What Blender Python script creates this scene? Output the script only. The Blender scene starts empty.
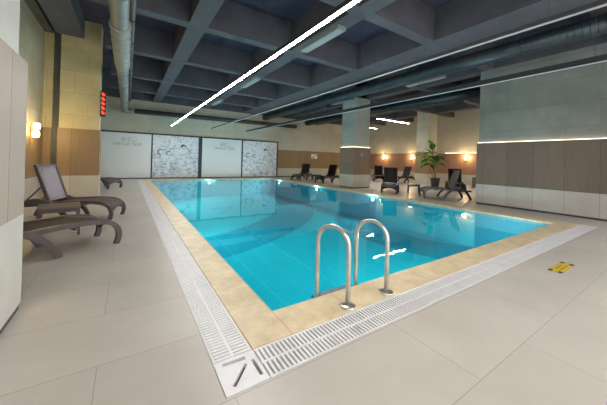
import bpy, bmesh, math, random
from mathutils import Vector, Matrix
random.seed(7)
PI = math.pi
C = bpy.context.scene.collection

# ------------------------------------------------------------------ camera
F, CX, CY, YAW, PIT, ROL, H = 270.45, 303.5, 159.4, .5769, -.0035, .02755, 1.25
fw = Vector((math.sin(YAW)*math.cos(PIT), math.cos(YAW)*math.cos(PIT), -math.sin(PIT)))
rt = Vector((math.cos(YAW), -math.sin(YAW), 0)); up = rt.cross(fw)
r2 = rt*math.cos(ROL)+up*math.sin(ROL); u2 = -rt*math.sin(ROL)+up*math.cos(ROL)
cd = bpy.data.cameras.new('camera'); cam = bpy.data.objects.new('camera', cd); C.objects.link(cam)
M4 = Matrix((r2, u2, -fw)).transposed().to_4x4(); M4.translation = (0, 0, H)
cam.matrix_world = M4
cd.sensor_width = 36; cd.lens = F/607*36
cd.shift_y = (CY-202.5)/607; cd.shift_x = -(CX-303.5)/607
cd.clip_start = .05
bpy.context.scene.camera = cam

# ------------------------------------------------------------------ world and exposure
w = bpy.data.worlds.new('world'); bpy.context.scene.world = w; w.use_nodes = True
w.node_tree.nodes['Background'].inputs[0].default_value = (.93, .96, 1, 1)
w.node_tree.nodes['Background'].inputs[1].default_value = .8
vs = bpy.context.scene.view_settings
vs.view_transform = 'Standard'; vs.look = 'None'; vs.gamma = 1; vs.use_curve_mapping = False
vs.exposure = 1.45
LED_MAIN = 42.0      # emission of the lit linear lights
LED_FILL = 23.0    # emission of the unseen fill lines added behind the camera
LED_LOUNGE = 55.0
COVE = 2.2
SCONCE = 4.0
POOLLAMP = 4.0
POOL_W = 24.0       # watts of each underwater lamp

# ------------------------------------------------------------------ node helpers
def mat(name, col=(.5, .5, .5), rough=.5, metal=0, spec=.5):
    m = bpy.data.materials.new(name); m.use_nodes = True
    b = m.node_tree.nodes['Principled BSDF']
    b.inputs['Base Color'].default_value = (*col, 1); b.inputs['Roughness'].default_value = rough
    b.inputs['Metallic'].default_value = metal; b.inputs['Specular IOR Level'].default_value = spec
    return m
def nd(m, t, **k):
    n = m.node_tree.nodes.new(t)
    for a, v in k.items(): setattr(n, a, v)
    return n
def lk(m, a, b): m.node_tree.links.new(a, b)
def bsdf(m): return m.node_tree.nodes['Principled BSDF']
def pos(m, scale=(1, 1, 1), loc=(0, 0, 0), local=False):
    if local: o = nd(m, 'ShaderNodeTexCoord').outputs['Object']
    else: o = nd(m, 'ShaderNodeNewGeometry').outputs['Position']
    mp = nd(m, 'ShaderNodeMapping'); mp.inputs['Scale'].default_value = scale; mp.inputs['Location'].default_value = loc
    lk(m, o, mp.inputs['Vector']); return mp.outputs[0]
def ramp(m, src, c0, c1, p0=.3, p1=.7):
    r = nd(m, 'ShaderNodeValToRGB'); e = r.color_ramp.elements
    e[0].position = p0; e[0].color = (*c0, 1); e[1].position = p1; e[1].color = (*c1, 1)
    lk(m, src, r.inputs[0]); return r.outputs[0]
def noise(m, vec, scale, detail=4, rough=.55):
    n = nd(m, 'ShaderNodeTexNoise'); n.inputs['Scale'].default_value = scale
    n.inputs['Detail'].default_value = detail; n.inputs['Roughness'].default_value = rough
    lk(m, vec, n.inputs['Vector']); return n.outputs['Fac']
def mixc(m, fac, a, b, mode='MIX'):
    x = nd(m, 'ShaderNodeMix', data_type='RGBA', blend_type=mode)
    for i, v in ((0, fac), (6, a), (7, b)):
        if hasattr(v, 'is_linked') or hasattr(v, 'links'): lk(m, v, x.inputs[i])
        elif i == 0: x.inputs[0].default_value = v
        else: x.inputs[i].default_value = (*v, 1)
    return x.outputs[2]
def bump(m, src, strength=.1, dist=.01):
    b = nd(m, 'ShaderNodeBump'); b.inputs['Strength'].default_value = strength; b.inputs['Distance'].default_value = dist
    lk(m, src, b.inputs['Height']); lk(m, b.outputs[0], bsdf(m).inputs['Normal'])
def uvz(m, axis):
    """vector (u, z, 0): u runs along the wall"""
    g = nd(m, 'ShaderNodeNewGeometry'); s = nd(m, 'ShaderNodeSeparateXYZ'); lk(m, g.outputs['Position'], s.inputs[0])
    c = nd(m, 'ShaderNodeCombineXYZ'); lk(m, s.outputs[axis], c.inputs[0]); lk(m, s.outputs[2], c.inputs[1])
    return c.outputs[0]
def brick(m, vec, w_, h_, mortar, off=.5, loc=(0, 0, 0)):
    mp = nd(m, 'ShaderNodeMapping'); mp.inputs['Location'].default_value = loc; lk(m, vec, mp.inputs[0])
    b = nd(m, 'ShaderNodeTexBrick'); b.offset = off; b.squash = 1
    b.inputs['Scale'].default_value = 1; b.inputs['Brick Width'].default_value = w_; b.inputs['Row Height'].default_value = h_
    b.inputs['Mortar Size'].default_value = mortar; b.inputs['Mortar Smooth'].default_value = .3
    b.inputs['Color1'].default_value = (0, 0, 0, 1); b.inputs['Color2'].default_value = (1, 1, 1, 1); b.inputs['Mortar'].default_value = (.5, .5, .5, 1)
    lk(m, mp.outputs[0], b.inputs['Vector']); return b.outputs['Fac'], b.outputs['Color']

# ------------------------------------------------------------------ materials
def m_floor():
    m = mat('porcelain floor', rough=.33)
    v = pos(m)
    base = ramp(m, noise(m, v, 1.3, 3), (.47, .43, .375), (.58, .54, .475), .2, .8)
    fine = ramp(m, noise(m, v, 9, 3), (.95, .95, .95), (1, 1, 1), .1, .9)
    f, tc = brick(m, v, 1.25, .625, .0028, .5, (.12, .51, 0))
    tone = ramp(m, tc, (.95, .95, .95), (1.03, 1.03, 1.03), 0, 1)
    c = mixc(m, 1, base, fine, 'MULTIPLY'); c = mixc(m, 1, c, tone, 'MULTIPLY')
    c = mixc(m, f, c, (.33, .29, .245)); lk(m, c, bsdf(m).inputs['Base Color'])
    return m
def m_stone(name, axis, c0, c1, w_=1.25, h_=.62, line=(.2, .17, .13), loc=(0, 0, 0), off=.5, mort=.004):
    m = mat(name, rough=.6)
    u = uvz(m, axis)
    base = ramp(m, noise(m, pos(m), 1.6, 7, .6), c0, c1)
    f, tc = brick(m, u, w_, h_, mort, off, loc)
    tone = ramp(m, tc, (.92,)*3, (1.05,)*3, 0, 1)
    c = mixc(m, 1, base, tone, 'MULTIPLY'); c = mixc(m, f, c, line)
    lk(m, c, bsdf(m).inputs['Base Color']); return m
def m_wood(name, axis, c0, c1, w_=.62, loc=(0, 0, 0), line=(.05, .035, .025)):
    m = mat(name, rough=.5)
    u = uvz(m, axis)
    mp = nd(m, 'ShaderNodeMapping'); mp.inputs['Scale'].default_value = (60, 1.6, 1); lk(m, u, mp.inputs[0])
    g = ramp(m, noise(m, mp.outputs[0], 1, 6, .6), c0, c1, .25, .75)
    f, tc = brick(m, u, w_, 8, .0035, 0, loc)
    tone = ramp(m, tc, (.88,)*3, (1.06,)*3, 0, 1)
    c = mixc(m, 1, g, tone, 'MULTIPLY'); c = mixc(m, f, c, line)
    lk(m, c, bsdf(m).inputs['Base Color']); return m
def m_coping():
    m = mat('travertine coping', rough=.38)
    v = pos(m)
    base = ramp(m, noise(m, v, 5, 8, .65), (.62, .47, .27), (.86, .73, .49), .3, .72)
    f, tc = brick(m, v, .61, .61, .003, 0, (.2, .27, 0))
    tone = ramp(m, tc, (.95,)*3, (1.02,)*3, 0, 1)
    c = mixc(m, 1, base, tone, 'MULTIPLY'); c = mixc(m, f, c, (.46, .35, .2))
    lk(m, c, bsdf(m).inputs['Base Color']); bump(m, noise(m, v, 30, 6), .15, .004); return m
def m_mosaic():
    """glass mosaic of the basin: pale turquoise with two darker sweeping bands laid in it"""
    m = mat('pool mosaic', rough=.9, spec=.1)
    v = pos(m)
    def ring(cx, cy, r0, r1):
        g = nd(m, 'ShaderNodeVectorMath', operation='DISTANCE'); mp = nd(m, 'ShaderNodeMapping')
        mp.inputs['Scale'].default_value = (1, 1, 0); lk(m, v, mp.inputs[0]); lk(m, mp.outputs[0], g.inputs[0]); g.inputs[1].default_value = (cx, cy, 0)
        a = nd(m, 'ShaderNodeMath', operation='SUBTRACT'); lk(m, g.outputs['Value'], a.inputs[0]); a.inputs[1].default_value = (r0+r1)/2
        b = nd(m, 'ShaderNodeMath', operation='ABSOLUTE'); lk(m, a.outputs[0], b.inputs[0])
        c = nd(m, 'ShaderNodeMapRange'); lk(m, b.outputs[0], c.inputs[0])
        c.inputs[1].default_value = (r1-r0)/2-.02; c.inputs[2].default_value = (r1-r0)/2+.02; c.inputs[3].default_value = 1; c.inputs[4].default_value = 0
        return c.outputs[0]
    mx = nd(m, 'ShaderNodeMath', operation='MAXIMUM')
    lk(m, ring(*RING1), mx.inputs[0]); lk(m, ring(*RING2), mx.inputs[1])
    vo = nd(m, 'ShaderNodeTexVoronoi', distance='CHEBYCHEV'); vo.inputs['Scale'].default_value = 40; vo.inputs['Randomness'].default_value = 0
    lk(m, v, vo.inputs['Vector'])
    light = ramp(m, noise(m, v, 26, 2), (.005, .56, .68), (.02, .68, .80))
    dark = ramp(m, noise(m, v, 26, 2), (.003, .36, .50), (.007, .43, .57))
    lk(m, mixc(m, mx.outputs[0], light, dark), bsdf(m).inputs['Base Color'])
    return m
RING1 = (-1.3, 15.73, 8.53, 10.2)
RING2 = (10.26, 5.4, 2.85, 4.4)
def m_water():
    m = bpy.data.materials.new('pool water'); m.use_nodes = True
    nt = m.node_tree; nt.nodes.remove(nt.nodes['Principled BSDF']); out = nt.nodes['Material Output']
    v = pos(m)
    n1 = noise(m, v, 2.2, 3); n2 = noise(m, v, 11, 2)
    ad = nd(m, 'ShaderNodeMath', operation='MULTIPLY_ADD'); lk(m, n2, ad.inputs[0]); ad.inputs[1].default_value = .12; lk(m, n1, ad.inputs[2])
    b = nd(m, 'ShaderNodeBump'); b.inputs['Strength'].default_value = .07; b.inputs['Distance'].default_value = .012; lk(m, ad.outputs[0], b.inputs['Height'])
    fr = nd(m, 'ShaderNodeFresnel'); fr.inputs['IOR'].default_value = 1.33; lk(m, b.outputs[0], fr.inputs['Normal'])
    gl = nd(m, 'ShaderNodeBsdfGlossy'); gl.inputs['Roughness'].default_value = .02; lk(m, b.outputs[0], gl.inputs['Normal'])
    tr = nd(m, 'ShaderNodeBsdfTransparent'); tr.inputs['Color'].default_value = (.86, .99, 1, 1)
    mx = nd(m, 'ShaderNodeMixShader'); lk(m, fr.outputs[0], mx.inputs[0]); lk(m, tr.outputs[0], mx.inputs[1]); lk(m, gl.outputs[0], mx.inputs[2])
    lk(m, mx.outputs[0], out.inputs['Surface']); return m
def m_emit(name, col, s):
    m = bpy.data.materials.new(name); m.use_nodes = True; nt = m.node_tree
    nt.nodes.remove(nt.nodes['Principled BSDF']); e = nd(m, 'ShaderNodeEmission')
    e.inputs[0].default_value = (*col, 1); e.inputs[1].default_value = s
    lk(m, e.outputs[0], nt.nodes['Material Output'].inputs['Surface']); return m
def m_noisy(name, c0, c1, scale, rough=.5, metal=0, spec=.5, bmp=0, local=True):
    m = mat(name, rough=rough, metal=metal, spec=spec); v = pos(m, local=local); n = noise(m, v, scale, 5)
    lk(m, ramp(m, n, c0, c1), bsdf(m).inputs['Base Color'])
    if bmp: bump(m, n, bmp)
    return m
def m_weave(name, c0, c1):
    m = mat(name, rough=.65); v = pos(m, local=True)
    wv = nd(m, 'ShaderNodeTexChecker'); wv.inputs['Scale'].default_value = 160
    wv.inputs[1].default_value = (*c0, 1); wv.inputs[2].default_value = (*c1, 1); lk(m, v, wv.inputs[0])
    lk(m, wv.outputs[0], bsdf(m).inputs['Base Color']); return m
def m_print():
    """white frosted panel printed with blue grey water bubbles and splashes"""
    m = mat('bubble print', rough=.35); v = pos(m, (1, 1, 1))
    sep = nd(m, 'ShaderNodeSeparateXYZ'); lk(m, v, sep.inputs[0])
    vo = nd(m, 'ShaderNodeTexVoronoi'); vo.inputs['Scale'].default_value = 5.5; vo.inputs['Randomness'].default_value = 1; lk(m, v, vo.inputs['Vector'])
    rng = nd(m, 'ShaderNodeValToRGB'); e = rng.color_ramp.elements
    e[0].position = .0; e[0].color = (0, 0, 0, 1); e[1].position = 1; e[1].color = (0, 0, 0, 1)
    for p_, c_ in ((.24, 0), (.31, 1), (.38, 0)):
        q = rng.color_ramp.elements.new(p_); q.color = (c_, c_, c_, 1)
    lk(m, vo.outputs['Distance'], rng.inputs[0])
    nz = ramp(m, noise(m, v, 3.2, 4), (0, 0, 0), (1, 1, 1), .40, .52)
    band = nd(m, 'ShaderNodeMapRange'); lk(m, sep.outputs[2], band.inputs[0])
    for i, x in ((1, 2.45), (2, .3), (3, .25), (4, 1.0)): band.inputs[i].default_value = x
    a = mixc(m, 1, rng.outputs[0], nz, 'MULTIPLY')
    spl = ramp(m, noise(m, pos(m, (2.0, 1, 3.0)), 2.4, 8, .72), (0, 0, 0), (1, 1, 1), .49, .63)
    sm = nd(m, 'ShaderNodeMath', operation='MULTIPLY'); lk(m, spl, sm.inputs[0]); lk(m, band.outputs[0], sm.inputs[1])
    c = mixc(m, sm.outputs[0], (.80, .81, .84), (.20, .31, .46))
    f2 = nd(m, 'ShaderNodeMath', operation='MULTIPLY'); lk(m, a, f2.inputs[0]); f2.inputs[1].default_value = .85
    c = mixc(m, f2.outputs[0], c, (.05, .08, .14))
    lk(m, c, bsdf(m).inputs['Base Color']); return m

MF = m_floor()
SY0, SY1 = (.47, .43, .35), (.60, .56, .47)
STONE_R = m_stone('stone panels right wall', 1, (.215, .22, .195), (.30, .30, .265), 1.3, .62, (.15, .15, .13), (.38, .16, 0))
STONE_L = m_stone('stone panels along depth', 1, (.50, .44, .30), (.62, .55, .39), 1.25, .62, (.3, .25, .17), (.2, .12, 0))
STONE_B = m_stone('stone panels back wall', 0, (.54, .50, .39), (.63, .58, .46), 2.4, 1.3, (.3, .27, .2), (.2, .4, 0), .5, .003)
STONE_P = m_stone('stone panels pillar', 0, (.55, .455, .23), (.67, .56, .31), .62, .62, (.33, .27, .16), (.07, .12, 0), .5)
STONE_LO = m_stone('pale stone plinth panels', 1, (.45, .42, .37), (.56, .53, .475), .64, 2, (.2, .17, .14), (.36, 0, 0), 0)
STONE_LOX = m_stone('pale stone plinth panels across', 0, (.50, .46, .36), (.60, .56, .45), .64, 2, (.3, .26, .2), (.07, 0, 0), 0)
WOOD_R = m_wood('taupe wood panels', 1, (.150, .105, .078), (.215, .158, .118), .64, (.36, 0, 0))
WOOD_X = m_wood('oak wood panels across', 0, (.245, .155, .070), (.34, .225, .112), .64, (.07, 0, 0))
WOOD_CX = m_wood('column wood panels across', 0, (.22, .13, .08), (.30, .19, .12), .6, (.38, 0, 0))
WOOD_CY = m_wood('column wood panels along', 1, (.28, .155, .10), (.37, .22, .145), .6, (.3, 0, 0))
WOOD_FG = m_wood('pale oak cladding', 1, (.46, .37, .30), (.55, .45, .37), 3, (.3, 0, 0))
WOOD_L = m_wood('oak wood panels along', 1, (.245, .155, .070), (.34, .225, .112), .64, (.3, 0, 0))
WHITE_FG = m_noisy('white cladding', (.62, .60, .54), (.70, .68, .62), 3, .5, local=False)
CONC = m_noisy('painted concrete slab', (.040, .036, .064), (.058, .054, .09), 2.5, .85, local=False)
BEAM = m_noisy('painted concrete beams', (.086, .078, .092), (.116, .108, .124), 2.0, .8, local=False)
BEAM_B = m_noisy('brown painted beam', (.09, .075, .06), (.13, .11, .09), 2.0, .8, local=False)
DARK = mat('dark metal trim', (.035, .033, .035), .45)
SHADOWGAP = m_noisy('grey green service strip', (.09, .10, .09), (.13, .14, .13), 4, .5, local=False)
BASEB = mat('dark skirting', (.055, .045, .05), .5)
COP = m_coping(); MOS = m_mosaic(); WAT = m_water()
PVC = m_noisy('white plastic grating', (.70, .69, .69), (.80, .79, .79), 6, .35)
CHAN = mat('grating channel', (.36, .34, .32), .7)
STEEL = m_noisy('polished steel', (.62, .58, .52), (.78, .75, .70), 12, .28, 1)
GALV = m_noisy('galvanised duct', (.26, .26, .24), (.36, .36, .33), 5, .5, .6)
INSUL = m_noisy('wrapped insulation', (.30, .31, .28), (.42, .42, .38), 7, .6, .2, bmp=.5)
TEAL = m_noisy('painted spiral duct', (.030, .045, .052), (.05, .072, .080), 4, .35, .4)
DUCTD = m_noisy('dark painted duct', (.05, .052, .056), (.09, .09, .095), 4, .5, .3)
ALU = mat('aluminium profile', (.09, .09, .095), .4, .5)
DIFF_OFF = mat('unlit opal diffuser', (.62, .66, .70), .3)
LIT = m_emit('lit opal diffuser', (1, .975, .95), LED_MAIN)
LIT_FILL = m_emit('added fill light diffuser', (1, .975, .94), LED_FILL)
LIT_L = m_emit('lit lounge diffuser', (1, .95, .88), LED_LOUNGE)
COVE_M = m_emit('warm cove strip', (1, .83, .6), COVE)
SC_M = m_emit('warm lamp glass', (1, .72, .30), SCONCE)
POOL_M = m_emit('pool lamp lens', (.9, 1, 1), POOLLAMP)
RED_M = m_emit('red diodes', (1, .05, .02), 1.0)
RESIN = m_noisy('brown resin', (.085, .058, .056), (.125, .088, .085), 9, .4)
RESIN2 = m_noisy('dark brown resin', (.03, .021, .026), (.05, .036, .042), 9, .35)
SLING_T = m_weave('tan brown sling', (.20, .155, .12), (.15, .115, .09))
SLING_G = m_weave('lilac grey sling', (.56, .51, .56), (.64, .59, .64))
SLING_M = m_weave('mauve grey sling', (.26, .21, .20), (.20, .16, .155))
SLING_D = m_weave('dark brown sling', (.035, .024, .032), (.05, .036, .044))
SLING_K = m_weave('charcoal sling', (.11, .11, .115), (.16, .16, .165))
FROST = mat('frosted glass panel', (.82, .84, .83), .32)
PRINT = m_print()
INK = mat('grey print ink', (.36, .38, .39), .5)
INKD = mat('dark print ink', (.05, .06, .09), .5)
LEAF = m_noisy('glossy leaf', (.05, .19, .03), (.12, .36, .05), 6, .35)
LEAF2 = m_noisy('young leaf', (.22, .52, .05), (.36, .70, .10), 6, .35)
STEM = m_noisy('plant stem', (.13, .09, .05), (.2, .14, .07), 20, .7)
POT = m_noisy('dark planter', (.04, .035, .045), (.06, .05, .06), 8, .45)
SOIL = mat('soil', (.03, .02, .012), .95)
YEL = m_noisy('yellow floor vinyl', (.52, .38, .03), (.66, .49, .04), 60, .5)
BLK = mat('black vinyl', (.03, .03, .035), .5)
ORG = mat('orange brown ink', (.42, .20, .03), .5)
BLUE = mat('blue sign', (.05, .16, .30), .4); BLUEG = mat('blue grey sign', (.30, .38, .48), .4); WHT = mat('white sign', (.75, .76, .76), .4); REDS = mat('red sign mark', (.55, .13, .10), .4)
LAMPBODY = mat('brass lamp body', (.45, .3, .12), .35, .8)

# ------------------------------------------------------------------ mesh helpers
class MB:
    def __init__(s): s.bm = bmesh.new()
    def box(s, x0, x1, y0, y1, z0, z1, rot=None, bev=0):
        bm = s.bm; vs_ = [bm.verts.new((x, y, z)) for x in (x0, x1) for y in (y0, y1) for z in (z0, z1)]
        idx = [(0, 1, 3, 2), (4, 6, 7, 5), (0, 4, 5, 1), (2, 3, 7, 6), (0, 2, 6, 4), (1, 5, 7, 3)]
        fs = [bm.faces.new([vs_[i] for i in f]) for f in idx]
        if bev:
            es = list({e for f in fs for e in f.edges})
            bmesh.ops.bevel(bm, geom=es, offset=bev, segments=2, affect='EDGES', profile=.5)
        return s
    def sweep(s, pts, wy, th, y=0, cap=True):
        """flat bar following a path of (x, z) in the plane of constant y"""
        bm = s.bm; n = len(pts); rings = []
        for i, (x, z) in enumerate(pts):
            a = pts[max(i-1, 0)]; b = pts[min(i+1, n-1)]
            d = Vector((b[0]-a[0], b[1]-a[1])).normalized(); nn = Vector((-d.y, d.x))
            t = th[i] if isinstance(th, (list, tuple)) else th
            q = []
            for sy, sn in ((-1, -1), (1, -1), (1, 1), (-1, 1)):
                q.append(bm.verts.new((x+nn.x*sn*t/2, y+sy*wy/2, z+nn.y*sn*t/2)))
            rings.append(q)
        for i in range(n-1):
            for k in range(4): bm.faces.new((rings[i][k], rings[i][(k+1) % 4], rings[i+1][(k+1) % 4], rings[i+1][k]))
        bm.faces.new(rings[0]); bm.faces.new(rings[-1]); return s
    def tube(s, pts, r, seg=12, caps=True):
        bm = s.bm; n = len(pts); rings = []; P = [Vector(p) for p in pts]; ref = None
        for i in range(n):
            d = (P[min(i+1, n-1)]-P[max(i-1, 0)]).normalized()
            if ref is None:
                ref = Vector((0, 0, 1)) if abs(d.z) < .9 else Vector((1, 0, 0))
            a = (ref-d*ref.dot(d)).normalized(); b = d.cross(a); ref = a
            rr = r[i] if isinstance(r, (list, tuple)) else r
            rings.append([bm.verts.new(P[i]+(a*math.cos(2*PI*k/seg)+b*math.sin(2*PI*k/seg))*rr) for k in range(seg)])
        for i in range(n-1):
            for k in range(seg):
                f = bm.faces.new((rings[i][k], rings[i][(k+1) % seg], rings[i+1][(k+1) % seg], rings[i+1][k])); f.smooth = True
        if caps: bm.faces.new(rings[0]); bm.faces.new(rings[-1])
        return s
    def lathe(s, prof, c=(0, 0, 0), seg=24):
        bm = s.bm; rings = []
        for r, z in prof: rings.append([bm.verts.new((c[0]+r*math.cos(2*PI*k/seg), c[1]+r*math.sin(2*PI*k/seg), c[2]+z)) for k in range(seg)])
        for i in range(len(prof)-1):
            for k in range(seg):
                f = bm.faces.new((rings[i][k], rings[i][(k+1) % seg], rings[i+1][(k+1) % seg], rings[i+1][k])); f.smooth = True
        bm.faces.new(rings[0]); bm.faces.new(rings[-1]); return s
    def sheet(s, rows, th=0):
        """grid of points; with thickness along the averaged normal"""
        bm = s.bm; g = [[bm.verts.new(p) for p in r] for r in rows]; fs = []
        for i in range(len(g)-1):
            for j in range(len(g[0])-1):
                f = bm.faces.new((g[i][j], g[i][j+1], g[i+1][j+1], g[i+1][j])); f.smooth = True; fs.append(f)
        if th: bmesh.ops.solidify(bm, geom=fs, thickness=th)
        return s
    def build(s, name, m, parent=None, loc=None, rotz=0):
        bmesh.ops.recalc_face_normals(s.bm, faces=s.bm.faces)
        me = bpy.data.meshes.new(name); s.bm.to_mesh(me); s.bm.free()
        for x in (m if isinstance(m, (list, tuple)) else [m]): me.materials.append(x)
        o = bpy.data.objects.new(name, me); C.objects.link(o)
        if parent: o.parent = parent
        if loc: o.location = loc; o.rotation_euler = (0, 0, rotz)
        return o
def struct(name, mb, m): o = mb.build(name, m); o['kind'] = 'structure'; return o
def tag(o, label, cat, group=None, kind=None):
    if label: o['label'] = label
    if cat: o['category'] = cat
    if group: o['group'] = group
    if kind: o['kind'] = kind
    return o
def thing(name, label, cat, loc=(0, 0, 0), rotz=0, group=None):
    o = bpy.data.objects.new(name, None); C.objects.link(o); o.location = loc; o.rotation_euler = (0, 0, rotz)
    o.empty_display_size = .1
    return tag(o, label, cat, group)
def dup(root, loc, rotz, label, group=None):
    r = root.copy(); C.objects.link(r); r.location = loc; r.rotation_euler = (0, 0, rotz); r['label'] = label
    if group: r['group'] = group
    for ch in list(root.children):
        c = ch.copy(); C.objects.link(c); c.parent = r
        for g in ch.children: d = g.copy(); C.objects.link(d); d.parent = c
    return r
def smooth_path(p, n=6):
    """Catmull-Rom through the points"""
    out = []; P = [Vector(q) for q in p]; P = [P[0]*2-P[1]]+P+[P[-1]*2-P[-2]]
    for i in range(1, len(P)-2):
        for k in range(n):
            t = k/n; a, b, c, d = P[i-1:i+3]
            out.append(tuple(.5*((2*b)+(c-a)*t+(2*a-5*b+4*c-d)*t*t+(3*b-a-3*c+d)*t**3)))
    out.append(tuple(P[-2])); return out

# ------------------------------------------------------------------ layout numbers (metres)
PX0, PX1, PY0, PY1 = 1.02, 8.02, 1.98, 16.1        # water edge
GX0, GX1, GY0, GY1 = .46, .715, 1.38, 1.65          # grating
YB = 17.4; XL = -2.0; XR = 9.6; YR = 4.32; XS = 17.6
ZB, ZS = 4.3, 5.1; WT = 1.97; WB = .64; FH = 4.0
COPX1 = 8.42; DEPTH = -1.0

# ------------------------------------------------------------------ floor, pool, water
f = MB()
f.box(-4, GX0, -4, YB+.3, -.2, 0); f.box(GX0, 20, -4, GY0, -.2, 0)
f.box(COPX1, 20, GY0, YB+.3, -.2, 0); f.box(GX0, COPX1, 16.5, YB+.3, -.2, 0)
struct('floor', f, MF)
b = MB()
b.box(PX0-.2, PX1+.2, PY0-.2, PY1+.2, DEPTH-.1, DEPTH)
b.box(PX0-.2, PX0, PY0-.2, PY1+.2, DEPTH, -.04); b.box(PX1, PX1+.2, PY0-.2, PY1+.2, DEPTH, -.04)
b.box(PX0, PX1, PY0-.2, PY0, DEPTH, -.04); b.box(PX0, PX1, PY1, PY1+.2, DEPTH, -.04)
struct('pool_basin', b, MOS)
for x0, x1, y0, y1 in ((GX1+.005, PX0+.01, GY1+.005, 16.5), (PX0+.01, COPX1, GY1+.005, PY0+.01), (PX1-.01, COPX1, PY0+.01, 16.5), (PX0+.01, PX1-.01, PY1-.01, 16.5)):
    struct('pool_coping', MB().box(x0, x1, y0, y1, -.045, .004, bev=.004), COP)
wt = MB(); wt.box(PX0+.001, PX1-.001, PY0+.001, PY1-.001, -.05, -.049)
bmw = wt.bm
for fc in [fc for fc in bmw.faces if fc.calc_center_median().z < -.0495 or abs(fc.calc_center_median().z+.0495) < 1e-4]: bmw.faces.remove(fc)
tag(wt.build('pool_water', WAT), 'clear turquoise water filling the rectangular swimming pool', 'water', kind='stuff')

# gratings
def grating(name, label, x0, x1, y0, y1, along):
    t = thing(name, label, 'drain grating', (x0, y0, 0)); L = (x1-x0) if along == 'x' else (y1-y0); W = (y1-y0) if along == 'x' else (x1-x0)
    g = MB(); n = int(L/.031)
    def bb(a0, a1, c0, c1, z0, z1):
        if along == 'x': g.box(a0, a1, c0, c1, z0, z1)
        else: g.box(c0, c1, a0, a1, z0, z1)
    for i in range(n):
        a = (i+.5)*L/n; bb(a-.0088, a+.0088, .012, W-.012, -.02, .002)
    bb(0, L, 0, .014, -.02, .003); bb(0, L, W-.014, W, -.02, .003); bb(0, L, W/2-.008, W/2+.008, -.02, .003)
    g.build('slats', PVC, t)
    g = MB(); bb(0, L, 0, W, -.045, -.040); g.build('channel', CHAN, t)
    return t
grating('overflow_grating', 'long white slatted drain grating between near pool edge and foreground deck', GX1+.006, 8.45, GY0+.004, GY1-.002, 'x')
grating('overflow_grating', 'long white slatted drain grating running along the left pool edge to the far wall', GX0+.004, GX1-.002, GY1+.006, 16.5, 'y')
# corner plate with three slots, cut for real
t = thing('corner_drain_plate', 'square white drain plate with three slots at the near pool corner', 'drain cover', (GX0, GY0, 0))
pl = MB().box(.004, GX1-GX0, .004, GY1-GY0, -.02, .004).build('plate', PVC, t)
cut = MB()
def slot(x0, y0, x1, y1, wd=.016):
    d = Vector((x1-x0, y1-y0, 0)); n = Vector((-d.y, d.x, 0)).normalized()*wd/2; bm = cut.bm
    q = [Vector((x0, y0, 0))+n, Vector((x0, y0, 0))-n, Vector((x1, y1, 0))-n, Vector((x1, y1, 0))+n]
    lo = [bm.verts.new(v+Vector((0, 0, -.05))) for v in q]; hi = [bm.verts.new(v+Vector((0, 0, .05))) for v in q]
    bm.faces.new(lo); bm.faces.new(hi)
    for i in range(4): bm.faces.new((lo[i], lo[(i+1) % 4], hi[(i+1) % 4], hi[i]))
slot(.06, .05, .175, .175, .02); slot(.05, .235, .19, .225, .028); slot(.225, .05, .222, .19, .02)
co = cut.build('cutter', PVC); co.location = (GX0, GY0, 0)
bpy.context.view_layer.update()
md = pl.modifiers.new('b', 'BOOLEAN'); md.object = co; md.operation = 'DIFFERENCE'
bpy.context.view_layer.update()
me = bpy.data.meshes.new_from_object(pl.evaluated_get(bpy.context.evaluated_depsgraph_get()))
pl.modifiers.clear(); pl.data = me; bpy.data.objects.remove(co)
MB().box(0, GX1-GX0, 0, GY1-GY0, -.045, -.04).build('channel', mat('dark drain sump', (.10, .09, .085), .8), t)

# pool lamps on the right wall of the basin
pool_lamp = None
for i, (y, lb) in enumerate(((7.3, 'nearest the side table'), (11.0, 'in front of the clad column'), (15.0, 'farthest, near the back corner'))):
    lb = 'round underwater pool lamp glowing at the right pool wall, ' + lb
    if pool_lamp is None:
        pool_lamp = t = thing('pool_lamp', lb, 'pool light', (PX1, y, -.19), group='underwater pool lamps')
        g = MB(); g.lathe([(.05, 0), (.085, .0), (.09, .02), (.075, .03), (.07, .025)], seg=20); bmesh.ops.rotate(g.bm, verts=g.bm.verts, matrix=Matrix.Rotation(-PI/2, 3, 'Y'))
        g.build('bezel', STEEL, t)
        g = MB(); g.lathe([(.01, .02), (.068, .024), (.05, .036), (.01, .04)], seg=20); bmesh.ops.rotate(g.bm, verts=g.bm.verts, matrix=Matrix.Rotation(-PI/2, 3, 'Y'))
        g.build('lens', POOL_M, t)
        l = bpy.data.lights.new('pool_bulb', 'AREA'); l.shape = 'DISK'; l.size = .11; l.energy = POOL_W; l.color = (.85, 1, 1)
        o = bpy.data.objects.new('pool_bulb', l); C.objects.link(o); o.parent = t; o.location = (-.045, 0, 0); o.rotation_euler = (0, PI/2+.5, 0)
    else: dup(pool_lamp, (PX1, y, -.19), 0, lb)

for y, lb in ((7.5, 'nearer the ladder'), (13.0, 'farther from the ladder')):  # left wall lamps added out of view to brighten the basin
    dup(pool_lamp, (PX0, y, -.19), PI, 'unseen underwater fill lamp added on the left pool wall, ' + lb)
dup(pool_lamp, (4.2, PY0, -.19), -PI/2, 'unseen underwater fill lamp added on the near pool wall, just right of the ladder')  # both near wall lamps are unseen, added for more light in the pool
dup(pool_lamp, (6.9, PY0, -.19), -PI/2, 'unseen underwater fill lamp added on the near pool wall, toward the right corner')
dup(pool_lamp, (4.0, PY1, -.19), PI/2, 'round underwater pool lamp on the far pool wall below the frosted panels')
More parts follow.
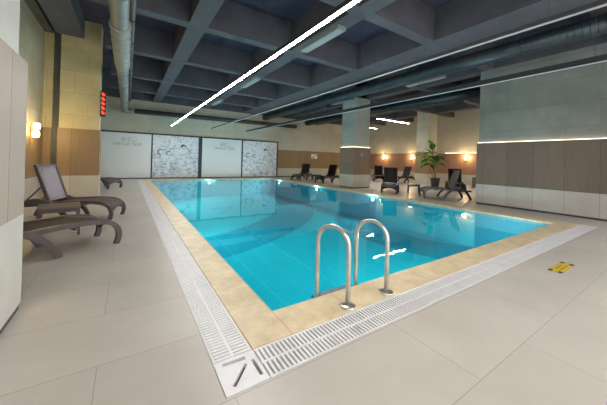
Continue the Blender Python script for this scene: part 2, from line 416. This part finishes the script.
# ------------------------------------------------------------------ walls
struct('wall_back', MB().box(-4, 20, YB, YB+.25, 0, ZS), STONE_B)
struct('wall_back', MB().box(9.12, XS, YB-.03, YB, WB, WT), WOOD_X)
struct('wall_back', MB().box(9.12, XS, YB-.03, YB, 0.06, WB), STONE_LOX)
struct('baseboard_back', MB().box(9.12, XS, YB-.035, YB, 0, .06), BASEB)
struct('wall_left', MB().box(XL-.25, XL, -4, YB, 0, ZS), STONE_L)
struct('wall_left', MB().box(XL, XL+.03, -4, 10.16, WB, WT), WOOD_L)
struct('wall_left', MB().box(XL, XL+.03, -4, 10.16, 0, WB), STONE_LO)
# rear left pillar, the narrow return beside it and the strip between
struct('column', MB().box(-1.62, -.73, 10.0, 10.55, 0, ZS), STONE_P)
struct('column', MB().box(-1.64, -.70, 9.97, 10.58, WB, WT), WOOD_X)
struct('column', MB().box(-1.64, -.70, 9.97, 10.58, 0, WB), STONE_LOX)
struct('wall_left', MB().box(XL, -1.80, 10.2, 10.5, 0, ZS), STONE_P)
struct('wall_left', MB().box(XL+.03, -1.80, 10.17, 10.2, WB, WT), WOOD_X)
struct('trim_1', MB().box(-1.80, -1.62, 10.22, 10.45, 0, ZS), SHADOWGAP)
# foreground clad pillar at the left edge
struct('column', MB().box(-1.7, -.735, 1.2, 3.0, 0, ZS), WHITE_FG)
struct('column', MB().box(-1.74, -.69, 1.15, 3.05, .76, WT), WOOD_FG)
struct('column', MB().box(-1.74, -.69, 1.15, 3.05, .05, .76), WHITE_FG)
struct('baseboard_left', MB().box(-1.73, -.70, 1.16, 3.04, 0, .05), BASEB)
# right wall block
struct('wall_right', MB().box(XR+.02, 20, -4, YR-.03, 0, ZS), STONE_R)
struct('wall_right', MB().box(XR-.05, 20, -4, YR, WB, WT), WOOD_R)
struct('wall_right', MB().box(XR-.05, 20, -4, YR, .05, WB), STONE_LO)
struct('baseboard_right', MB().box(XR-.04, 20, -4, YR-.01, 0, .05), BASEB)
# lounge end wall
struct('wall_right', MB().box(XS, XS+.25, YR, YB, 0, ZS), STONE_B)
struct('wall_right', MB().box(XS-.03, XS, YR, YB-.03, WB, WT), WOOD_CY)
struct('wall_right', MB().box(XS-.03, XS, YR, YB-.03, 0, WB), STONE_LO)
# columns in the lounge
STONE_C = m_stone('column stone', 0, (.36, .36, .31), (.45, .45, .39), 3, .9, (.3, .28, .22), (.2, .3, 0))
c1 = (8.86, 9.95, 9.3, 10.3)
struct('column', MB().box(c1[0]+.05, c1[1]-.05, c1[2]+.05, c1[3]-.05, 0, ZS), STONE_C)
struct('column', MB().box(*c1, WB, WT-.03), WOOD_CX)
struct('column', MB().box(*c1, .05, WB), STONE_LOX)
struct('column', MB().box(c1[0]+.01, c1[1]-.01, c1[2]+.01, c1[3]-.01, 0, .05), BASEB)
c2 = (15.05, 16.05, 9.5, 10.35)
struct('column', MB().box(c2[0]+.04, c2[1]-.04, c2[2]+.04, c2[3]-.04, 0, ZS), STONE_B)
struct('column', MB().box(*c2, WB, WT), WOOD_X)
struct('column', MB().box(*c2, 0, WB), STONE_LOX)

# ------------------------------------------------------------------ ceiling
struct('ceiling', MB().box(-4, 20, -6, YB+.3, ZS, ZS+.2), CONC)
k = 1
def beam(x0, x1, y0, y1, z0=ZB, m=None):
    global k; k += 1
    struct('trim_%d' % k, MB().box(x0, x1, y0, y1, z0, ZS), m or BEAM)
YBM = [(1.1, 1.5), (3.75, 4.15), (6.3, 7.1), (9.6, 10.0), (12.6, 13.0), (15.4, 15.8)]
for x0, x1 in YBM: beam(x0, x1, -6, YB)
xe = [-4]+[x for p in YBM for x in p]+[20]
for y in (-1.55, 1.15, 3.9, 6.58, 9.35, 12.3, 14.9, 17.1):
    for i in range(0, len(xe), 2):
        if i == 0 and y < 9: continue
        if i == 0 and y < 14: beam(-.6, 1.1, y, y+.28); continue
        beam(max(xe[i], -2), min(xe[i+1], XS), y, min(y+.28, YB))
for y in (1.15, 3.9, 6.58): beam(-1.1, 1.1, y, y+.28)
# deep beam along the left bay and the brown edge beam on the wall
beam(-1.72, -1.12, -6, 9.96, 4.56); beam(XL, -1.80, -6, 10.15, 4.60, BEAM_B)

# ------------------------------------------------------------------ ceiling services
def linear_light(label, a, b_, m, wd=.06, hgt=.07, cat='linear light', group=None, name='linear_light', zc=ZB):
    a = Vector(a); b_ = Vector(b_); L = (b_-a).length; ang = math.atan2(b_.y-a.y, b_.x-a.x)
    t = thing(name, label, cat, a, ang, group)
    MB().box(0, L, -wd/2, wd/2, .006, hgt).build('housing', ALU, t)
    g = MB(); n = max(2, int(L/.8))
    for i in range(n): g.box(i*L/n, (i+1)*L/n, -wd/2+.006, wd/2-.006, -.004, .006)
    g.build('diffuser', m, t)
    n = max(2, int(L/2.6)+1)
    for i in range(n):
        x = .15+(L-.3)*i/(n-1); MB().tube([(x, 0, hgt), (x, 0, zc-a.z)], .003, 5).build('suspension_wire', ALU, t)
    return t
linear_light('long glowing white linear light suspended diagonally over the left side of the pool', (1.93, 1.2, 2.9), (1.93, 15.9, 2.9), LIT, .05)
linear_light('first unlit thin linear light hanging over the middle of the pool', (4.0, -2, 2.9), (4.0, 15.9, 2.9), DIFF_OFF, .05, .06)
linear_light('second unlit dark linear light hanging nearer the right wall', (6.1, -2, 2.9), (6.1, 15.9, 2.9), DIFF_OFF, .05, .1)
linear_light('glowing white linear light in the lounge right of the column', (10.55, 9.46, 3.46), (13.1, 9.46, 3.46), LIT_L, .07)
linear_light('glowing white linear light partly hidden behind the wood clad column', (11.1, 12.4, 3.5), (14.0, 12.6, 3.5), LIT_L, .07)
linear_light('glowing linear light added as lounge fill, unseen behind the right wall block', (13.0, 5.6, 3.5), (16.2, 5.6, 3.5), LIT_L, .07, zc=ZS)  # added out of view to lift the lounge walls
for y, lb in ((-.9, 'just behind the viewpoint'), (-3.0, 'farther behind the viewpoint')):  # unseen lights added behind the camera to fill the foreground
    linear_light('unseen glowing linear light added as fill across the deck ' + lb, (-1.6, y, 2.72), (9, y, 2.72), LIT_FILL, .08)

def duct(name, label, pts, r, m, cat='duct', ribs=None, rmat=None):
    t = thing(name, label, cat, pts[0]); o = Vector(pts[0]); P = [Vector(p)-o for p in pts]
    MB().tube(P, r, 20).build('pipe', m, t)
    if ribs:
        n = 0; tot = sum((P[i+1]-P[i]).length for i in range(len(P)-1)); d = ribs/2; acc = 0; i = 0
        while d < tot and n < 60:
            while i < len(P)-2 and acc+(P[i+1]-P[i]).length < d: acc += (P[i+1]-P[i]).length; i += 1
            dr = (P[i+1]-P[i]).normalized(); c = P[i]+dr*(d-acc)
            MB().tube([c-dr*.012, c+dr*.012], r+.012, 20).build('joint_ring', rmat or m, t); d += ribs; n += 1
    return t
el = [(-.17, 16.6, 3.62), (-.15, 16.85, 3.62), (-.05, 17.02, 3.62), (.12, 17.08, 3.62)]
t = duct('ventilation_duct', 'silver round ventilation duct running along the left side above the deck', [(-.17, -2, 3.62), (-.17, 6, 3.62), (-.17, 12, 3.62)]+el, .14, GALV, ribs=1.5)
def spiral(g, r, y0, y1, pitch, cx, cz, rr):
    n = int((y1-y0)/pitch)
    for i in range(n): g.tube([(cx, y0+i*pitch-.004, cz), (cx, y0+i*pitch+.004, cz)], rr, 18)
g = MB(); P = [(0, 7.9+.13*i, 0) for i in range(22)]
g.tube(P, [.165+.008*math.sin(i*2.1) for i in range(22)], 20); g.build('insulation_wrap', INSUL, t)
duct('ventilation_duct', 'dark duct running across the far wall just above the panels', [(.26, 17.08, 3.64), (5, 17.24, 3.7), (10.5, 17.26, 3.74)], .13, DUCTD, ribs=2.5)
t = duct('conduit', 'thin grey conduit with clamps beside the silver duct', [(.02, -2, 4.12), (.02, 17.0, 4.12)], .045, mat('grey conduit', (.15, .16, .155), .5), 'pipe', ribs=1.35, rmat=DARK)
t = duct('spiral_duct', 'large teal tinted spiral duct along the right side of the ceiling', [(7.62, -2, 4.03), (7.62, 16.6, 4.03)], .19, TEAL, ribs=3.0, rmat=TEAL)
g = MB(); spiral(g, .19, 0.2, 15, .11, 0, 0, .194); g.build('spiral_seams', TEAL, t)
t = duct('spiral_duct', 'dark duct entering behind the right wall above the loungers', [(11.0, YR+.1, 3.98), (11.0, 16.6, 3.98)], .19, TEAL, ribs=2.4, rmat=DUCTD)
duct('conduit', 'thin dark conduit along the big spiral duct', [(8.3, -2, 4.1), (8.3, 16.8, 4.1)], .03, DUCTD, 'pipe')
duct('conduit', 'thin dark pipe above the lounge beyond the column', [(12.0, 6, 4.0), (12.0, 16.8, 4.0)], .05, DUCTD, 'pipe')
fx = None
for (x, y0, z, lb) in ((3.62, 4.25, 3.95, 'nearest grey box fixture beside the glowing light line'), (3.62, 8.5, 3.95, 'middle grey box fixture beside the glowing light line'),
                       (3.62, 12.75, 3.95, 'farthest grey box fixture beside the glowing light line'), (8.75, 5.0, 4.13, 'dark box fixture above the lounge to the right of the column'), (8.75, 9.4, 4.13, 'dark box fixture above the wood clad column')):
    if fx is None:
        fx = t = thing('ceiling_fixture', lb, 'ceiling fixture', (x, y0, z))
        MB().box(-.11, .11, 0, 1.45, 0, .09, bev=.01).build('body', m_noisy('fixture grey', (.22, .225, .23), (.27, .27, .28), 5), t)
        MB().box(-.09, .09, .04, 1.41, -.006, 0).build('cover', mat('fixture cover', (.28, .30, .31), .4), t)
        for yy in (.2, 1.25): MB().tube([(0, yy, .09), (0, yy, .36)], .008, 8).build('hanger', ALU, t)
    else: dup(fx, (x, y0, z), 0, lb)

# ------------------------------------------------------------------ cove strips
def cove(label, x0, x1, y0, y1, z=WT):
    tag(MB().box(x0, x1, y0, y1, z, z+.012).build('led_strip', COVE_M), label, 'light strip')
cove('thin warm light strip along the top of the right wall wood cladding', XR-.035, XR-.005, -3.9, YR-.02)
cove('thin warm light strip on the front ledge of the wood clad column', c1[0]+.02, c1[1]-.02, c1[2]+.012, c1[2]+.035, WT-.03)
cove('thin warm light strip on the pool side ledge of the wood clad column', c1[0]+.012, c1[0]+.035, c1[2]+.05, c1[3]-.02, WT-.03)
cove('thin warm light strip on the lounge wall cladding behind the plant', XS-.026, XS-.004, 7.6, 9.9)

# ------------------------------------------------------------------ far panels
t = thing('panel_screen', 'black framed screen of four tall frosted and printed panels on the far wall', 'panel wall', (-1.4, YB-.05, 0))
X0 = -1.4
def lx(x): return x-X0
fr = [(-1.4, -1.34), (1.10, 1.17), (3.62, 3.83), (6.36, 6.43), (8.98, 9.06)]
for a, b_ in fr: MB().box(lx(a), lx(b_), -.03, .04, 0, 2.52).build('mullion', DARK, t)
MB().box(0, lx(9.06), -.035, .04, 2.46, 2.54).build('top_rail', DARK, t)
MB().box(0, lx(9.06), -.035, .04, 0, .05).build('bottom_rail', DARK, t)
def text_mesh(s, size):
    cu = bpy.data.curves.new('t', 'FONT'); cu.body = s; cu.size = size; cu.align_x = 'CENTER'; cu.extrude = .002
    o = bpy.data.objects.new('t', cu); C.objects.link(o); bpy.context.view_layer.update()
    me = bpy.data.meshes.new_from_object(o.evaluated_get(bpy.context.evaluated_depsgraph_get())); bpy.data.objects.remove(o)
    return me
for i in range(4):
    a, b_ = fr[i][1], fr[i+1][0]
    p = MB().box(lx(a), lx(b_), 0, .02, .05, 2.46).build('frosted_panel' if i % 2 == 0 else 'printed_panel', FROST if i % 2 == 0 else PRINT, t)
    p['label'] = 'pale frosted panel with a grey emblem and lettering' if i % 2 == 0 else 'panel printed with bubbles and a diving swimmer'
    if i % 2 == 0:
        me = text_mesh('HAVUZ TESIS', .22); me.materials.append(INK)
        o = bpy.data.objects.new('lettering', me); C.objects.link(o); o.parent = p
        cx = lx(a+(b_-a)*.55); o.location = (cx, -.003, 1.80); o.rotation_euler = (PI/2, 0, 0)
        g = MB()
        def arc(cx_, cz, r, a0, a1, th=.018, n=14):
            g.tube([(cx_+r*math.cos(a0+(a1-a0)*q/n)*1.3, -.003, cz+r*math.sin(a0+(a1-a0)*q/n)) for q in range(n+1)], th, 6)
        arc(cx-.2, 2.10, .06, .9, 6.6, .012); arc(cx+.08, 2.10, .06, 1.4, 5.2, .012); g.tube([(cx+.10, -.003, 2.04), (cx+.42, -.003, 2.045)], .010, 6)
        g.tube([(cx-.11, -.003, 2.05), (cx-.05, -.003, 2.21), (cx-.30, -.003, 2.21)], .010, 6); g.tube([(cx+.02, -.003, 2.21), (cx+.24, -.003, 2.20)], .010, 6)
        g.build('emblem', INK, p)
    else:
        g = MB(); s = lx(a+(b_-a)*.66)
        P2 = smooth_path([(s-.16, 1.80), (s-.06, 1.93), (s+.08, 1.90), (s+.22, 1.70), (s+.40, 1.50)], 5)
        n = len(P2); g.sweep(P2, .006, [.03+.075*math.exp(-((j/n-.25)/.22)**2) for j in range(n)], -.004)
        g.tube([(s-.10, -.006, 1.90), (s-.10, -.002, 1.90)], .06, 12); g.build('swimmer_silhouette', INKD, p)
        g = MB()
        for q in range(2):
            cx, cz, r = lx(a)+(.42 if q == 0 else .82), 1.50-.05*q, .15-.04*q
            g.tube([(cx+r*math.cos(q2*.35), -.003, cz+r*math.sin(q2*.35)) for q2 in range(2, 15)], .022, 6)
        g.build('bubble_ring', INKD, p)

# ------------------------------------------------------------------ ladder
t = thing('pool_ladder', 'polished stainless steel pool ladder at the near edge of the pool', 'ladder', (1.62, 1.73, 0))
def rail(dx):
    dirv = Vector((-.30, .92, 0)).normalized(); R = .165; top = .665
    pts = [Vector((dx, 0, 0)), Vector((dx, 0, .25)), Vector((dx, 0, top-R-.02))]
    for i in range(1, 13):
        a = PI*i/12; pts.append(Vector((dx, 0, top-R))+dirv*(R-R*math.cos(a))+Vector((0, 0, R*math.sin(a))))
    e = Vector((dx, 0, 0))+dirv*2*R
    pts += [e+Vector((0, 0, .2)), e+Vector((0, 0, -.1)), e+Vector((0, 0, -.75))]
    MB().tube(pts, .021, 16).build('rail', STEEL, t)
    MB().lathe([(.025, .004), (.068, .004), (.070, .010), (.060, .018), (.034, .026), (.024, .028)], (dx, 0, 0), 24).build('flange', STEEL, t)
    return e
e1 = rail(0); e2 = rail(.495)
for z in (-.047, -.33, -.6):
    g = MB(); d = (e2-e1); g.box(e1.x, e2.x, e1.y-.04, e1.y+.09, z-.02, z, bev=.006); g.build('tread', m_noisy('tread grey', (.16, .19, .22), (.25, .29, .33), 20, .5) if z > -.2 else STEEL, t)

# ------------------------------------------------------------------ loungers
def lounger(label, frame, sling, backm, group=None):
    t = thing('sun_lounger', label, 'sun lounger', group=group)
    rail_ = smooth_path([(.905, .0), (.935, .10), (.925, .20), (.865, .285), (.74, .335), (.5, .355), (.2, .345), (-.1, .325), (-.4, .31), (-.66, .30)], 5)
    arch = smooth_path([(.27, 0), (.20, .13), (.08, .26), (-.08, .36), (-.24, .395), (-.40, .35), (-.52, .22), (-.60, .08), (-.63, 0)], 5)
    n = len(arch)
    for sy in (-1, 1):
        k2 = 13
        MB().sweep(rail_[:k2], .055, .062, sy*.30).build('leg', frame, t)
        MB().sweep(rail_[k2-1:], .045, .06, sy*.30).build('side_rail', frame, t)
        MB().sweep(arch, .06, [.058+.02*math.sin(PI*i/(n-1)) for i in range(n)], sy*.345).build('arch_armrest', frame, t)
    rows = []
    prof = smooth_path([(.93, .235), (.90, .29), (.82, .335), (.7, .358), (.5, .375), (.2, .365), (-.05, .348)], 3)
    for x, z in prof: rows.append([(x, y, z-.012*(1-(y/.28)**2)) for y in (-.28, -.14, 0, .14, .28)])
    MB().sheet(rows, .012).build('seat', sling, t)
    # curved apron across the foot end
    g = MB(); rr = []
    for i in range(9):
        y = -.28+.07*i; lo = .12+.10*(1-(y/.28)**2)
        rr.append([(.935, y, lo), (.942, y, .19 if lo < .19 else lo+.01), (.925, y, .25)])
    g.sheet(rr, .02).build('foot_apron', frame, t)
    for x in (.45, -.1, -.55): MB().box(x-.02, x+.02, -.3, .3, .28, .31).build('crossbar', frame, t)
    # backrest, steeply raised
    def bp(s): return (-.08-.22*s, .35+.68*s)
    for sy in (-1, 1): MB().sweep([bp(q/4) for q in range(5)], .04, .045, sy*.27).build('back_frame', frame, t)
    MB().sweep([bp(.96), bp(1.0)], .54, .045, 0).build('back_frame', frame, t)
    rows = []
    for q in range(7):
        x, z = bp(.03+.93*q/6); rows.append([(x+.012, y, z+.005) for y in (-.255, -.12, 0, .12, .255)])
    MB().sheet(rows, .02).build('backrest', backm, t)
    for sy in (-1, 1): MB().tube([(-.50, sy*.24, .31), (bp(.45)[0]-.02, sy*.24, bp(.45)[1])], .014, 8).build('back_support', frame, t)
    return t
def place(o, x, y, deg): o.location = (x, y, 0); o.rotation_euler = (0, 0, math.radians(deg)); return o
place(lounger('brown sun lounger with tan sling in the left foreground, head behind the pale pillar', RESIN, SLING_T, SLING_G), -1.05, 4.51, 26)
place(lounger('brown sun lounger with raised lilac grey backrest behind the side table on the left deck', RESIN, SLING_M, SLING_G), -1.02, 6.90, -19)
place(lounger('small distant brown lounger beside the far left panel, half hidden by the pillar', RESIN, SLING_M, SLING_M), -1.09, 13.0, -40)
L1 = place(lounger('dark brown lounger seen side on in front of the potted plant', RESIN2, SLING_K, SLING_K), 10.0, 5.47, 139)
L2 = place(lounger('dark brown lounger seen from its foot end, left of the small side table', RESIN2, SLING_K, SLING_D), 9.72, 7.89, 217)
dup(L2, (9.95, 12.4, 0), math.radians(192), 'dark sun lounger seen side on just left of the wood clad column')
dup(L2, (9.5, 14.5, 0), math.radians(205), 'dark sun lounger with upright back under the white wall notice')
dup(L1, (14.3, 12.6, 0), math.radians(225), 'grey backed sun lounger under the leftmost wall lamp of the lounge')
dup(L1, (14.9, 11.0, 0), math.radians(165), 'sun lounger under the middle wall lamp of the lounge, beside the far column')
dup(L2, (13.4, 7.0, 0), math.radians(215), 'dark sun lounger behind the side on lounger, below the rightmost wall lamp')

# ------------------------------------------------------------------ side tables
def table(label, m, topm, s=.23, h=.40):
    t = thing('side_table', label, 'side table')
    MB().box(-s, s, -s, s, h-.03, h, bev=.01).build('tabletop', topm, t)
    g = MB()
    for a, b_, c, d in ((-s+.02, s-.02, -s+.015, -s+.03), (-s+.02, s-.02, s-.03, s-.015), (-s+.015, -s+.03, -s+.02, s-.02), (s-.03, s-.015, -s+.02, s-.02)): g.box(a, b_, c, d, h-.085, h-.03)
    g.build('apron', m, t)
    for sx in (-1, 1):
        for sy in (-1, 1):
            g = MB(); x, y = sx*(s-.03), sy*(s-.03); bm = g.bm
            lo = [bm.verts.new((x+dx*.014+sx*.012, y+dy*.014+sy*.012, 0)) for dx, dy in ((-1, -1), (1, -1), (1, 1), (-1, 1))]
            hi = [bm.verts.new((x+dx*.024, y+dy*.024, h-.03)) for dx, dy in ((-1, -1), (1, -1), (1, 1), (-1, 1))]
            bm.faces.new(lo); bm.faces.new(hi)
            for i in range(4): bm.faces.new((lo[i], lo[(i+1) % 4], hi[(i+1) % 4], hi[i]))
            g.build('leg', m, t)
    return t
place(table('square brown side table between the two loungers on the left deck', RESIN, SLING_T, .25, .45), -.87, 5.62, 8)
T2 = place(table('small dark side table between two loungers on the far side of the pool', RESIN2, RESIN2), 9.9, 6.85, 40)
dup(T2, (9.75, 13.45, 0), .4, 'small dark side table between the two distant loungers left of the column')

# ------------------------------------------------------------------ plant
t = thing('potted_plant', 'leafy green potted plant in a dark pot in front of the far column', 'potted plant', (14.2, 8.5, 0))
pot = MB().lathe([(.17, 0), (.19, .02), (.24, .42), (.255, .44), (.255, .48), (.225, .48), (.215, .42)], seg=24).build('pot', POT, t)
MB().lathe([(.02, .40), (.21, .40), (.21, .425), (.02, .43)]).build('soil', SOIL, pot)
def leaf(base, d, L, W, m, droop=.35):
    d = Vector(d).normalized(); side = d.cross(Vector((0, 0, 1)))
    side = side.normalized() if side.length > .05 else Vector((1, 0, 0)); nrm = side.cross(d).normalized(); rows = []
    for i in range(9):
        s = i/8; w_ = W*math.sin(PI*min(1, .04+s*.93))**.8*(1-.25*s); c = Vector(base)+d*L*s-Vector((0, 0, 1))*droop*L*s*s
        rows.append([tuple(c+side*w_*q+nrm*abs(q)*w_*.25) for q in (-1, -.5, 0, .5, 1)])
    MB().sheet(rows, .003).build('leaf', m, t)
for i, (ax, ay, hgt) in enumerate(((-.12, .1, 2.15), (-.42, .28, 1.75), (.08, -.05, 1.8), (-.25, -.02, 1.6), (-.02, .15, 1.45))):
    P = smooth_path([(ax*.2, ay*.2, .42), (ax*.5, ay*.5, .42+hgt*.25), (ax, ay, hgt*.75), (ax*1.25, ay*1.25, hgt)], 4)
    MB().tube(P, [.022-.012*j/len(P) for j in range(len(P))], 8).build('stem', STEM, t)
    top = Vector(P[-1]); nl = 8
    for j in range(nl):
        a = 2*PI*j/nl+i*1.1; el_ = random.uniform(-.1, .7) if i else random.uniform(.5, 1.3)
        dd = Vector((math.cos(a)*math.cos(el_), math.sin(a)*math.cos(el_), math.sin(el_)))
        pb = Vector(P[-1-(j % 4)])
        leaf(pb, dd, random.uniform(.5, .8), random.uniform(.13, .2), LEAF2 if (i in (0, 1) and j % 2 == 0) else LEAF, random.uniform(.2, .6))

# ------------------------------------------------------------------ wall lamps
def wall_lamp(label, loc, rotz, power=14, group=None):
    t = thing('wall_lamp', label, 'wall lamp', loc, rotz, group)
    MB().box(-.045, .045, -.02, 0, -.09, .09, bev=.006).build('back_plate', LAMPBODY, t)
    for z, dx in ((.10, .03), (-.09, -.03)):
        MB().lathe([(.02, -.085), (.062, -.07), (.072, 0), (.062, .07), (.02, .085)], (dx, -.10, z), 16).build('glass_shade', SC_M, t)
    MB().tube([(0, -.02, 0), (0, -.08, 0), (0, -.10, .02)], .012, 8).build('arm', LAMPBODY, t)
    l = bpy.data.lights.new('bulb', 'POINT'); l.energy = power; l.color = (1, .72, .36); l.shadow_soft_size = .09
    o = bpy.data.objects.new('bulb', l); C.objects.link(o); o.parent = t; o.location = (0, -.26, 0)
    return t
for y, lb in ((14.9, 'leftmost'), (12.3, 'middle'), (8.5, 'rightmost')):
    wall_lamp('glowing warm wall lamp on the lounge wall, %s of three' % lb, (XS-.03, y, 1.72), -PI/2, 14, 'lounge wall lamps')
wall_lamp('glowing warm wall lamp on the left wall, partly hidden by the pale pillar', (XL+.03, 9.05, 1.8), PI/2, 8)

# ------------------------------------------------------------------ signs
t = thing('led_display', 'narrow display of red glowing characters on the rear left pillar', 'display', (-.68, 9.93, 2.38))
MB().box(-.03, .10, 0, .06, 0, .76, bev=.006).build('case', BLK, t)
g = MB()
for i in range(5):
    z = .07+.135*i; bm = g.bm
    for q, (xa, xb) in enumerate(((-.005, .08),)):
        v = [bm.verts.new(p) for p in ((xa, -.004, z+.06), (xa+.02, -.004, z+.10), (xb, -.004, z+.045), (xb, -.004, z), (xb-.03, -.004, z-.01), (xa+.012, -.004, z+.02))]
        fc = bm.faces.new(v); bmesh.ops.solidify(bm, geom=[fc], thickness=.003)
g.build('red_characters', RED_M, t)
def notice(name, label, loc, items, cat='sign'):
    t = thing(name, label, cat, loc)
    for nm, (x0, x1, z0, z1, d), m in items: MB().box(x0, x1, -d, 0, z0, z1).build(nm, m, t)
notice('wall_notice', 'blue and grey notice on the front of the wood clad column', (9.38, c1[2], 1.39), [
    ('lower_plate', (-.085, .085, 0, .10, .008), BLUE), ('upper_plate', (-.085, .085, .115, .26, .008), BLUEG),
    ('pictogram', (-.03, .03, .15, .21, .011), BLUE), ('pictogram', (-.05, .05, .035, .06, .011), BLUEG)])
notice('wall_notice', 'small white notice with blue mark on the far wall wood, left of its pair', (12.15, YB-.03, 1.40), [
    ('plate', (-.13, .13, 0, .36, .008), WHT), ('mark', (-.09, .09, .04, .12, .012), BLUE)])
notice('wall_notice', 'small white notice with red mark on the far wall wood, right of its pair', (12.45, YB-.03, 1.40), [
    ('plate', (-.13, .13, 0, .36, .008), WHT), ('mark', (-.03, .07, .2, .30, .012), REDS)])
notice('slatted_panel', 'pale slatted panel standing low beside the loungers under the rightmost wall lamp', (15.3, 7.15, 0), [
    ('board', (-.02, .50, .02, .62, .03), STONE_LOX)]+[('slat', (.0+.06*i, .02+.06*i, .04, .60, .045), SHADOWGAP) for i in range(8)], 'panel')

# floor sticker
t = thing('floor_sticker', 'yellow warning sticker with dark corners on the deck at the right', 'floor sticker', STK[0], STK[1]) if 'STK' in globals() else thing('floor_sticker', 'yellow warning sticker with dark corners on the deck at the right', 'floor sticker', (4.58, 1.06, 0), math.radians(0))
sx, sy = .27, .066
MB().box(-sx, sx, -sy, sy, .0, .002).build('yellow_sheet', YEL, t)
for a in (-1, 1):
    for b_ in (-1, 1): MB().box(min(a*sx, a*(sx-.075)), max(a*sx, a*(sx-.075)), min(b_*sy, b_*(sy-.04)), max(b_*sy, b_*(sy-.04)), .002, .003).build('dark_corner', BLK, t)
MB().box(-.12, .12, .014, .03, .002, .003).build('faded_line', ORG, t); MB().box(-.15, .14, -.03, -.012, .002, .003).build('faded_line', ORG, t)
